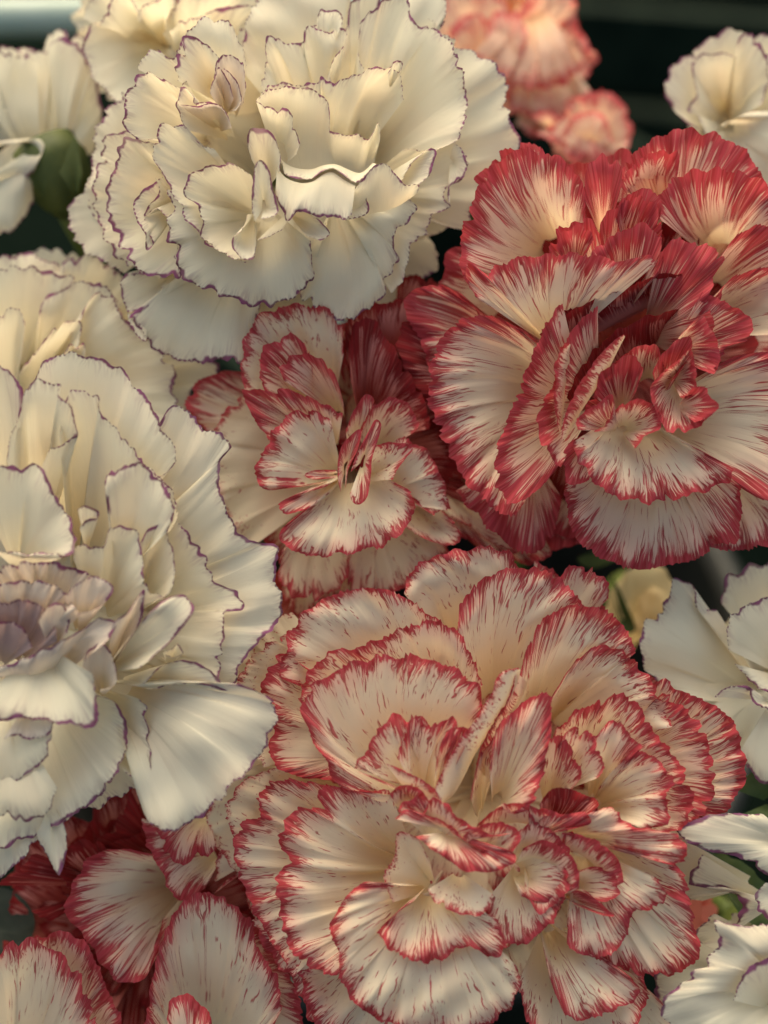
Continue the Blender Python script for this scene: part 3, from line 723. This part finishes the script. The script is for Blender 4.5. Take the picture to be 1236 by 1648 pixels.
# ------------------------------------------------------------------ white carnation, left
WL = dict(bulge=34, ruffle=6.5, rwl=120, tooth=2.5, twl=14, curl=10, fine=0.02, mid=0.18, jag=4, crumple=6, cwl=170)
e = flower('large ivory carnation with mauve heart and one broad fan petal hanging low', 90, 1000, 110)
fill(e, 40, 1000, 330, 350, 110, M_WHITE, WFILL, 1.0, 51, **WL)
head(e, 110, M_WHITE, 1.0, -200, [
 ('255,690 274,655 300,658 325,688 360,700 372,718 356,742 354,785 370,830 384,856 415,872 447,878 448,893 443,930 455,965 448,1000 415,1035 385,1075 375,1110 360,1117 350,1085', 130, 960, [-50, -55, -58, -55, -50, -40], dict(bulge=50)),
 ('52,630 65,590 95,570 140,572 165,580 195,592 215,620 243,648 258,685 275,710 285,735 272,758 258,766', 120, 910, [-28, -26, -26, -22, -18], dict(bulge=46)),
 ('-40,610 0,588 25,608 38,632 30,682 12,720', 0, 860, -8, dict(zb=-160)),
 ('95,700 110,634 145,632 160,640 158,655 185,688 215,722 232,745 260,770 280,797 284,835 270,860', 130, 950, [2, 0, -4, -8, -10], dict(bulge=40)),
 ('270,820 290,845 312,870 335,900 340,930 375,950 393,970 390,982 365,985 360,1030 355,1070 352,1097 320,1092', 160, 985, [-18, -20, -22, -20, -16], dict(bulge=40)),
 ('11,740 15,710 30,670 42,625 60,612 85,615 98,622 92,632 112,650 120,675 126,700 110,710 85,720 68,748', 60, 880, [12, 14, 14, 14], dict(bulge=34)),
 ('180,855 170,770 185,757 225,745 245,760 270,790 281,820 270,855', 190, 920, 18, dict(zb=-90)),
 ('-50,770 0,750 40,752 64,748 85,790 110,830 121,860 115,892 80,890 30,890 -10,885', 30, 905, [26, 26, 30, 40, 46], dict(zb=-40, bulge=20)),
 ('118,900 122,878 165,878 178,850 214,850 226,872 230,900 240,950 266,962', 165, 985, 26, dict(zb=-80, bulge=10)),
 ('222,880 240,850 262,845 276,880 282,920 272,955 255,965', 225, 975, 12, dict(zb=-90, bulge=10)),
 ('125,820 140,812 158,822 158,832 138,836 128,850', 140, 880, 26, dict(zb=-20, bulge=6)),
 ('182,1062 235,992 264,965 290,957 313,975 305,995 275,1032 225,1075', 172, 1075, [36, 34, 32, 36], dict(zb=-40, bulge=14)),
 ('262,1050 280,1042 286,1036 295,1052 282,1056 266,1054', 272, 1070, 8, dict(zb=-60, bulge=6)),
 ('232,1100 262,1072 300,1062 342,1082 366,1112 340,1102 300,1098 240,1110', 205, 1092, 2, dict(zb=-70, bulge=10)),
 ('235,1108 300,1100 345,1100 385,1101 442,1130 446,1145 432,1190 405,1235 375,1262 340,1300 310,1322 275,1337 245,1328 228,1300 214,1255', 192, 1108, [-2, 2, 6, 8, 6, 2], dict(zb=-100, bulge=40)),
 ('192,1115 230,1130 238,1180 243,1235 235,1264 200,1242', 130, 1110, -8, dict(bulge=30)),
 ('120,1095 150,1118 185,1130 202,1160 206,1190 190,1240 170,1270 140,1300 100,1322 60,1342 0,1366 -40,1372', 50, 1085, [6, 0, -4, -6, -6], dict(bulge=44)),
 ('100,1318 107,1340 105,1382 95,1409 80,1385 58,1345', 84, 1300, -8, dict(zb=-25, bulge=10)),
 ('62,1350 32,1386 0,1412 -40,1425', 10, 1250, -26, dict(zb=-140)),
 ('92,1268 76,1308 40,1322 0,1312 -40,1312', 20, 1170, 20, dict(zb=-40, bulge=24)),
 ('85,1170 72,1222 40,1248 0,1262 -40,1260', 10, 1120, 28, dict(zb=-30, bulge=20)),
 ('150,1085 156,1130 155,1168 110,1166 70,1160 30,1156 0,1160 -40,1150', 60, 1045, [44, 48, 50, 48], dict(zb=-30, bulge=20)),
 ('90,1150 80,1182 55,1190 25,1185 5,1190', 50, 1130, 40, dict(mat=M_MAUVE, zb=0, bulge=6)),
 # heart
 ('-45,928 0,912 50,904 100,908 140,922 172,945', 60, 1010, [34, 36, 36, 34, 30], dict(mat=M_MAUVE, crumple=9, ruffle=16, rwl=44, zb=-60, bulge=6)),
 ('-45,962 -5,942 40,934 85,940 112,962 128,992', 45, 1045, [40, 44, 46, 44], dict(mat=M_MAUVE, crumple=9, ruffle=16, rwl=40, zb=-40, bulge=6)),
 ('104,962 128,936 165,929 182,950 160,976 126,987', 128, 1015, 46, dict(mat=M_MAUVE, crumple=9, ruffle=12, rwl=40, zb=-20, bulge=8)),
 ('-45,1002 -12,974 25,964 62,972 86,1000 92,1032', 22, 1066, [36, 44, 48, 48], dict(mat=M_DUSK, crumple=9, ruffle=14, rwl=40, zb=-30, bulge=6)),
 ('-45,1032 -15,1004 14,1000 40,1014 52,1042', 0, 1068, [44, 50, 52], dict(mat=M_DUSK, crumple=8, ruffle=12, rwl=36, zb=-10, bulge=6)),
 ('62,1000 78,975 100,972 112,992 108,1020', 84, 1045, 52, dict(mat=M_MAUVE, crumple=8, ruffle=8, zb=0, bulge=8)),
 ('-30,1080 0,1074 60,1050 120,1020 165,994 186,1002 172,1032 132,1062', 70, 1100, [44, 46, 44, 44], dict(mat=M_MAUVE, cwl=70, crumple=7, ruffle=9, zb=-20, bulge=8)),
 ('130,1090 140,1050 165,1035 182,1060 186,1100 160,1110', 165, 1115, 40, dict(mat=M_MAUVE, cwl=70, crumple=7, ruffle=9, zb=-20, bulge=8)),
 ('180,1005 200,990 232,950 226,1000 200,1040 186,1065', 175, 1080, 34, dict(mat=M_MAUVE, cwl=70, crumple=7, ruffle=9, zb=-40, bulge=6)),
], **WL)

# ------------------------------------------------------------------ red striped carnation, bottom left
e = flower('red striped carnation under the ivory one with mauve heart, big petals seen from outside', 270, 1520, -40)
fill(e, 240, 1500, 250, 260, -40, M_SHADED_CRIMSON, [(9, 0.95, -110, -280), (8, 0.75, -110, -280), (6, 0.5, -120, -270)], 1.5, 61, m=2.0, **RK)
head(e, -40, M_RED, 1.7, -170, [
 ('245,1375 200,1366 150,1376 130,1400 110,1440 104,1470 130,1500 150,1530 180,1572 205,1582 235,1572 246,1530 262,1480', 300, 1420, [10, 14, 14, 10, 4], dict(bulge=40)),
 ('228,1700 248,1560 270,1490 290,1456 320,1437 350,1440 382,1460 406,1490 416,1530 440,1560 452,1620 420,1690', 325, 1740, [40, 44, 46, 46, 40], dict(bulge=40)),
 ('-40,1545 0,1530 30,1510 60,1515 90,1530 120,1560 140,1600 160,1650 192,1690', 20, 1760, 50, dict(bulge=40)),
 ('45,1515 90,1500 130,1510 156,1550 176,1600 196,1640 200,1700', 60, 1740, 24),
 ('-10,1425 30,1400 60,1374 96,1410 112,1440 82,1482 50,1466', 170, 1425, -30, dict(mat=M_SHADED_CRIMSON, m=1.8)),
 ('60,1400 100,1370 140,1350 170,1365 150,1400 110,1440', 190, 1430, -45, dict(mat=M_SHADED_CRIMSON, m=2.2)),
 ('228,1316 235,1355 250,1385 268,1420 285,1449 304,1447 330,1430', 350, 1372, -2, dict(zb=-80)),
 ('250,1335 268,1370 285,1391 310,1386 348,1368', 330, 1310, 8, dict(zb=-60)),
 ('342,1440 372,1412 392,1414 397,1450 412,1482', 430, 1380, -10, dict(m=0.3, zb=-70)),
 ('345,1420 352,1370 370,1330 385,1320 395,1360 385,1400', 440, 1360, -16, dict(m=0.2, zb=-70)),
 ('400,1478 440,1530 480,1600 492,1670', 340, 1610, 10),
 ('210,1270 190,1320 150,1360 200,1350 240,1330 260,1300', 260, 1380, -60, dict(mat=M_SHADED_CRIMSON, m=3.5)),
 ('268,1640 275,1610 300,1600 320,1612 340,1640 345,1690', 300, 1720, 62, dict(zb=20)),
], **RK)
for rim, b, z in (('-40,1445 -5,1428 30,1440 55,1475 50,1510 10,1535 -40,1540', (-30, 1490), -170), ('20,1480 45,1470 75,1480 90,1510 60,1530', (40, 1520), -210)):
    petal(e, P(rim), b, [z, z + 10, z + 20], z - 10, M_SAGE, 1.0, bulge=14, ruffle=1, tooth=0, jag=0, curl=2, name='leaf')


# ------------------------------------------------------------------ the carnations behind
e = flower('half hidden ivory carnation squeezed between the two largest white ones, domed petals', 60, 590, -110)
fill(e, 60, 590, 240, 200, -110, M_WHITE, WFILL, 1.0, 71, **WK)
head(e, -110, M_WHITE, 0.9, -180, [
 ('-40,430 0,415 40,408 90,424 120,440', 40, 560, -90),
 ('80,445 110,418 145,410 190,436 208,475', 120, 560, -80),
 ('-40,445 0,432 55,431 90,440 121,449 108,462 80,474', 30, 590, -50),
 ('60,520 70,482 100,465 140,452 178,468 195,490', 60, 610, -30),
 ('110,540 132,512 136,500 146,480 160,470 180,480 200,510 250,560 275,585 286,605 278,630 286,660 240,690', 60, 640, [-5, -12, -20, -24, -24], dict(bulge=50)),
 ('240,560 300,572 352,588 346,612 312,628 294,668 240,700', 120, 640, -50),
 ('30,600 65,556 90,526 115,515 131,520 125,560', 40, 640, 4),
 ('-40,505 0,504 24,494 38,510 36,560 28,600', 20, 640, 4),
 ('100,575 115,552 130,550 140,570 150,600', 110, 640, 14),
], **WK)

e = flower('blurred white carnation seen side on below the metal rail, its green calyx showing', 60, 270, -330, 'rear', stem=False)
fill(e, 40, 160, 130, 90, -330, M_WHITE, [(7, 0.9, -60, -60), (6, 0.6, -40, -60)], 1.3, 81, **WK)
head(e, -330, M_WHITE, 1.3, 0, [
 ('-60,120 -30,82 0,74 40,84 76,80 84,70', 60, 262, 40),
 ('68,90 80,54 100,47 126,60 142,60 156,130 165,200 150,245', 90, 275, [40, 40, 30, 10]),
 ('78,75 96,58 112,66 130,75 146,120', 95, 270, 70),
 ('-20,90 10,82 40,90 60,100', 60, 270, 70),
 ('-60,232 -20,238 10,232 42,230 60,252 48,284 10,292 -40,300', 70, 225, [80, 90, 90, 70], dict(zb=70)),
 ('-60,300 -30,378 20,370 50,332 58,288', 40, 225, [50, 60, 60, 50], dict(zb=40)),
], **WK)
org = Vector(e.location)
path = [at(72, 238, -300), at(84, 262, -300), at(96, 292, -310), at(105, 325, -330), at(108, 345, -345)]
vs, fs = tube([p - org for p in path], [0.0066, 0.0070, 0.0064, 0.0048, 0.0024], 20)
link_mesh('calyx', vs, fs, M_OLIVE, e)
for px, py, tx, ty in ((58, 262, 40, 226), (84, 250, 84, 212), (112, 262, 122, 222)):
    petal(e, P('%d,%d %d,%d %d,%d' % (px - 18, py + 14, tx, ty, px + 20, py + 16)), (px + 10, py + 50), -245, -262, M_OLIVE, 1.0, bulge=8, ruffle=0, tooth=0, jag=0, crumple=0, name='sepal', nv=10)
end = Vector((BUCKETS['rear'].x - 0.06, BUCKETS['rear'].y - 0.03, 0.05))
p0 = path[-1]
pts = [p0.lerp(end, t) + Vector((0, -0.02 * math.sin(math.pi * t), 0.02 * math.sin(math.pi * t))) - org for t in [i / 12 for i in range(13)]]
vs, fs = tube(pts, [0.0019] * 13, 10)
link_mesh('stem', vs, fs, M_GREEN, e)

e = flower('white carnation behind the large white one, only its pleated upper petals showing', 280, 70, -170, 'rear')
fill(e, 290, 60, 190, 160, -170, M_WHITE, WFILL[:2], 1.0, 91, **WK)
head(e, -170, M_WHITE, 1.0, -180, [
 ('200,175 165,142 148,120 138,98 134,62 146,42 166,34', 275, 70, -10),
 ('134,30 148,-10 200,-24 250,-5 262,20', 265, 80, -40),
 ('160,40 175,10 190,-10 205,-10 222,22 248,52', 265, 75, 10),
 ('220,30 228,12 248,2 262,-5 282,-2 276,30', 268, 78, 20),
 ('262,55 280,8 300,-14 350,-20 400,-14 420,10', 310, 100, 0),
 ('272,50 290,36 330,22 380,8 410,10', 310, 110, 24),
], **WK)

e = flower('white carnation alone against the dark, fan petals with a fine purple line', 1190, 200, -230, 'rear')
fill(e, 1210, 190, 120, 125, -230, M_WHITE, [(8, 0.85, -100, -220), (6, 0.6, -100, -220)], 1.0, 101, **WK)
head(e, -230, M_WHITE, 1.0, -130, [
 ('1160,225 1118,206 1086,180 1070,150 1074,120 1086,103 1110,85 1140,64 1170,47 1202,54', 1172, 200, -20),
 ('1136,215 1120,185 1106,178 1120,150 1116,125 1112,105 1130,88 1152,84 1184,92', 1168, 195, 10),
 ('1180,100 1194,54 1220,64 1236,100 1238,130 1226,168', 1168, 192, 26),
 ('1166,205 1178,194 1210,180 1240,180 1290,190 1300,260 1240,300 1180,260', 1170, 206, [40, 44, 40, 20, 10], dict(zb=0)),
 ('1200,70 1230,56 1270,70 1290,120 1270,180', 1200, 190, 0),
], **WK)

e = flower('cream white carnation with dark purple edges, between the peach bloom and red edged petals', 1215, 1110, -70)
fill(e, 1240, 1100, 150, 150, -70, M_WHITE, [(8, 0.85, -120, -260), (6, 0.6, -120, -250)], 1.0, 111, **WK)
head(e, -70, M_WHITE, 1.15, -150, [
 ('1100,1125 1062,1100 1040,1080 1030,1040 1036,1005 1060,980 1076,958 1086,930 1102,936 1115,942 1122,980 1152,982 1170,1015', 1225, 1120, [-10, -10, -14, -10], dict(bulge=44)),
 ('1160,970 1170,930 1200,914 1240,905 1290,925', 1230, 1040, -50),
 ('1172,1045 1170,1010 1180,985 1210,970 1240,960 1290,975 1290,1090 1230,1112 1204,1092 1182,1068', 1265, 1085, [20, 24, 24, 24, 30], dict(zb=-60)),
 ('1150,1122 1162,1110 1180,1104 1205,1105 1211,1130 1236,1142 1290,1155 1290,1240 1230,1262 1190,1210', 1240, 1135, [40, 40, 40, 20, 0, 10], dict(zb=0, bulge=12)),
 ('1070,1100 1110,1135 1170,1180 1200,1235 1260,1275', 1245, 1110, -24),
], **WK)

e = flower('cream carnation with a smooth petal tongue above and a rolled petal in front', 1240, 1540, 40)
fill(e, 1260, 1540, 130, 120, 40, M_WHITE, [(8, 0.85, -130, -260), (6, 0.6, -130, -250)], 1.0, 121, **WK)
head(e, 40, M_WHITE, 1.3, -120, [
 ('1228,1310 1150,1310 1128,1316 1090,1334 1102,1352 1142,1370 1190,1380 1240,1410 1290,1425 1300,1330', 1275, 1360, [10, 10, 14, 16, 16, 10], dict(zb=-10, bulge=20)),
 ('1290,1480 1200,1490 1152,1484 1155,1520 1110,1570 1075,1600 1062,1622 1080,1652 1140,1700 1240,1720', 1260, 1590, [50, 56, 54, 44, 40], dict(zb=-30, bulge=44)),
 ('1180,1610 1195,1570 1225,1545 1290,1540 1300,1640', 1250, 1620, 70, dict(zb=-10)),
 ('1100,1350 1075,1400 1090,1440 1130,1450', 1210, 1420, -95),
 ('1090,1500 1060,1560 1050,1620 1070,1690', 1230, 1580, -60),
 ('1130,1375 1108,1422 1140,1425 1166,1428 1192,1452 1180,1500', 1240, 1450, -70),
 ('1150,1470 1120,1500 1114,1540 1150,1568', 1230, 1520, -80),
 ('1232,1420 1216,1440 1222,1470 1260,1490', 1280, 1440, 10, dict(zb=-40)),
], **WK)
# leaves of that carnation
org = Vector(e.location)
for rim, b, z in (('1140,1372 1175,1378 1205,1395 1236,1430 1250,1480 1230,1500 1190,1470', (1160, 1420), -110),
                  ('1180,1270 1205,1245 1240,1240 1280,1260 1290,1310 1240,1320 1195,1310', (1240, 1290), -90)):
    o = petal(e, P(rim), b, [z, z + 10, z + 20], z - 10, M_LEAF, 1.0, bulge=14, ruffle=1, tooth=0, curl=2, name='leaf')

FK = dict(bulge=30, ruffle=7, rwl=34, tooth=5, twl=8, curl=10)
e = flower('blurred salmon pink and cream carnation behind the large white one', 820, 60, -560, 'rear')
fill(e, 815, 60, 120, 130, -560, M_PINK, [(8, 0.95, -90, -260), (7, 0.75, -90, -250)], 1.0, 131, **FK)
FR = dict(FK, ruffle=10, rwl=40)
head(e, -560, M_PINK, 0.8, -150, [
 ('690,60 706,10 730,-20 770,-26 800,-10 822,30 806,90', 765, 130, 0),
 ('700,110 730,40 770,20 800,50 810,100', 770, 170, 20),
 ('815,70 840,10 880,-22 915,-12 928,14 924,44 896,66', 850, 110, 0),
 ('870,60 918,30 944,66 952,100 940,128 905,118', 850, 100, -10),
 ('760,90 800,128 850,142 910,134 944,98', 850, 10, [30, 40, 40, 30], dict(bulge=50, zb=-60)),
 ('790,130 830,178 885,194 928,178 950,145', 860, 50, [0, 10, 10, 0], dict(bulge=50)),
 ('830,200 850,215 880,222 910,210 925,190', 870, 120, -20),
 ('780,60 800,20 830,20 850,60 840,90', 815, 110, 40, dict(zb=0)),
 ('930,70 958,84 962,98 945,112', 915, 92, -10),
], **FR)
e = flower('small blurred coral pink carnation just above the big red striped one', 945, 210, -480, 'rear')
fill(e, 945, 212, 66, 60, -480, M_PINK, [(7, 1.0, -60, -160)], 1.0, 141, **FK)
head(e, -480, M_PINK, 0.9, -100, [
 ('900,200 918,165 945,150 972,146 1000,163 1018,198 1012,240', 950, 235, 0),
 ('880,205 895,232 925,256 965,258 1000,244', 940, 185, [20, 30, 30, 20], dict(bulge=30, zb=-20)),
 ('905,225 920,190 950,178 975,190 985,225', 945, 240, 34, dict(zb=0)),
 ('855,190 870,178 895,185 905,210 885,225 862,215', 885, 205, 10, dict(zb=-20)),
], **FR)
FP = dict(FK, ruffle=2, tooth=1, fine=0.03)
e = flower('peach yellow bloom glimpsed in the gap under the big red striped carnation', 1030, 965, -420, 'front', name='garden_rose', group='')
head(e, -420, M_PEACH, 1.0, -40, [
 ('975,1000 982,950 1000,930 1030,905 1062,912 1085,940 1078,1000', 1030, 1040, [0, 10, 14, 6]),
 ('965,1015 972,982 990,962 1012,975 1016,1012', 992, 1040, 24, dict(zb=0)),
 ('1020,1010 1030,960 1052,945 1076,960 1084,1005', 1052, 1040, 28, dict(zb=0)),
], **FP)
for rim, b, z in (('984,925 1000,955 1022,1015 1006,1018 990,975 978,940', (1000, 990), -380), ('1015,890 985,905 950,915 930,900 960,885', (985, 895), -390)):
    petal(e, P(rim), b, z, z - 6, M_LEAF, 1.0, bulge=6, ruffle=1, tooth=0, jag=0, crumple=0, curl=2, name='leaf')
e = flower('coral red bloom, only a sliver showing between red edged and cream petals', 1105, 1462, -200, 'front', name='garden_rose', group='')
fill(e, 1100, 1465, 55, 55, -200, M_CORAL, [(6, 1.0, -60, -140)], 1.0, 161, **FP)
head(e, -200, M_CORAL, 1.0, -60, [
 ('1070,1440 1090,1415 1112,1418 1128,1450 1122,1500 1100,1525 1075,1510', 1080, 1470, 10),
], **FP)

# ------------------------------------------------------------------ buckets, rail, ground
def bucket(bk, r, h, mat, label):
    c = BUCKETS[bk]
    e = empty('florist_bucket', (c.x, c.y, 0))
    tag(e, label, 'bucket', 'florist buckets on the ground')
    n = 64
    prof = [(0.0, 0.004), (r * 0.80, 0.004), (r, h), (r + 0.006, h), (r + 0.007, h - 0.012), (r + 0.0035, h - 0.013), (r * 0.80 + 0.003, 0.0), ]
    inner = [(0.0, 0.008), (r * 0.80 - 0.003, 0.008), (r - 0.003, h - 0.001)]
    def lathe(pr):
        vs, fs = [], []
        for q, z in pr:
            for k in range(n):
                a = 2 * math.pi * k / n
                vs.append((q * math.cos(a), q * math.sin(a), z))
        for i in range(len(pr) - 1):
            for k in range(n):
                k2 = (k + 1) % n
                fs.append((i * n + k, i * n + k2, (i + 1) * n + k2, (i + 1) * n + k))
        return vs, fs
    vs, fs = lathe(prof[1:])
    link_mesh('bucket_wall', vs, fs, mat, e)
    vs, fs = lathe(inner)
    link_mesh('bucket_lining', vs, fs, mat, e)
    return e
bucket('front', 0.105, 0.36, M_BUCKET, 'black plastic florist bucket in the dark under the near carnations')
bucket('rear', 0.115, 0.33, M_DGREEN, 'dark green plastic florist bucket behind, under the far blurred carnations')

# rail of the display rack, top left
a, b = at(-900, 44, -1250), at(640, 20, -1250)
e = empty('rack_rail', (a + b) / 2 * 1.0)
e.location.z = 0
tag(e, 'pale grey metal rack rail blurred across the top left corner', 'rail')
org = Vector(e.location)
vs, fs = tube([a - org + (b - a) * t for t in (0, 0.25, 0.5, 0.75, 1)], [0.0050] * 5, 20)
link_mesh('rail_tube', vs, fs, M_STEEL, e)
for t in (0.02, 0.93):
    p = a + (b - a) * t - org
    p = p + Vector((0, 0.0100, 0))
    vs, fs = tube([Vector((p.x, p.y, 0.0)), Vector((p.x, p.y, p.z / 2)), Vector((p.x, p.y, p.z + 0.004))], [0.006] * 3, 16)
    link_mesh('post', vs, fs, M_STEEL, e)

# dark green crate standing behind, upper right
hit = CAMLOC + (at(1010, 30) - CAMLOC).normalized() * ((CAMLOC.z - 0.30) / -(at(1010, 30) - CAMLOC).normalized().z)
cr = empty('crate', (hit.x + 0.16, hit.y + 0.02, 0))
cr.rotation_euler.z = math.radians(-9)
tag(cr, 'dark green plastic crate in the shade behind the solitary white carnation', 'crate')
def box(x0, x1, y0, y1, z0, z1):
    v = [(x, y, z) for z in (z0, z1) for y in (y0, y1) for x in (x0, x1)]
    return v, [(0, 2, 3, 1), (4, 5, 7, 6), (0, 1, 5, 4), (1, 3, 7, 5), (3, 2, 6, 7), (2, 0, 4, 6)]
for k in range(4):
    zz = 0.02 + 0.07 * k
    for args in ((-0.25, 0.25, -0.006, 0.006), (-0.25, 0.25, 0.34, 0.352)):
        v, f = box(*args, zz, zz + 0.055)
        link_mesh('slat', v, f, M_DGREEN, cr, smooth=False)
    for x in (-0.25, 0.238):
        v, f = box(x, x + 0.012, 0.008, 0.338, zz, zz + 0.055)
        link_mesh('slat', v, f, M_DGREEN, cr, smooth=False)
for x in (-0.262, 0.236):
    for y in (-0.02, 0.328):
        v, f = box(x, x + 0.026, y - 0.006 if y < 0 else y + 0.026, y + 0.012 if y < 0 else y + 0.04, 0, 0.30)
        link_mesh('corner_post', v, f, M_DGREEN, cr, smooth=False)

g = link_mesh('ground', [(-40, -40, 0), (40, -40, 0), (40, 40, 0), (-40, 40, 0)], [(0, 1, 2, 3)], M_ASPHALT)
tag(g, kind='structure')
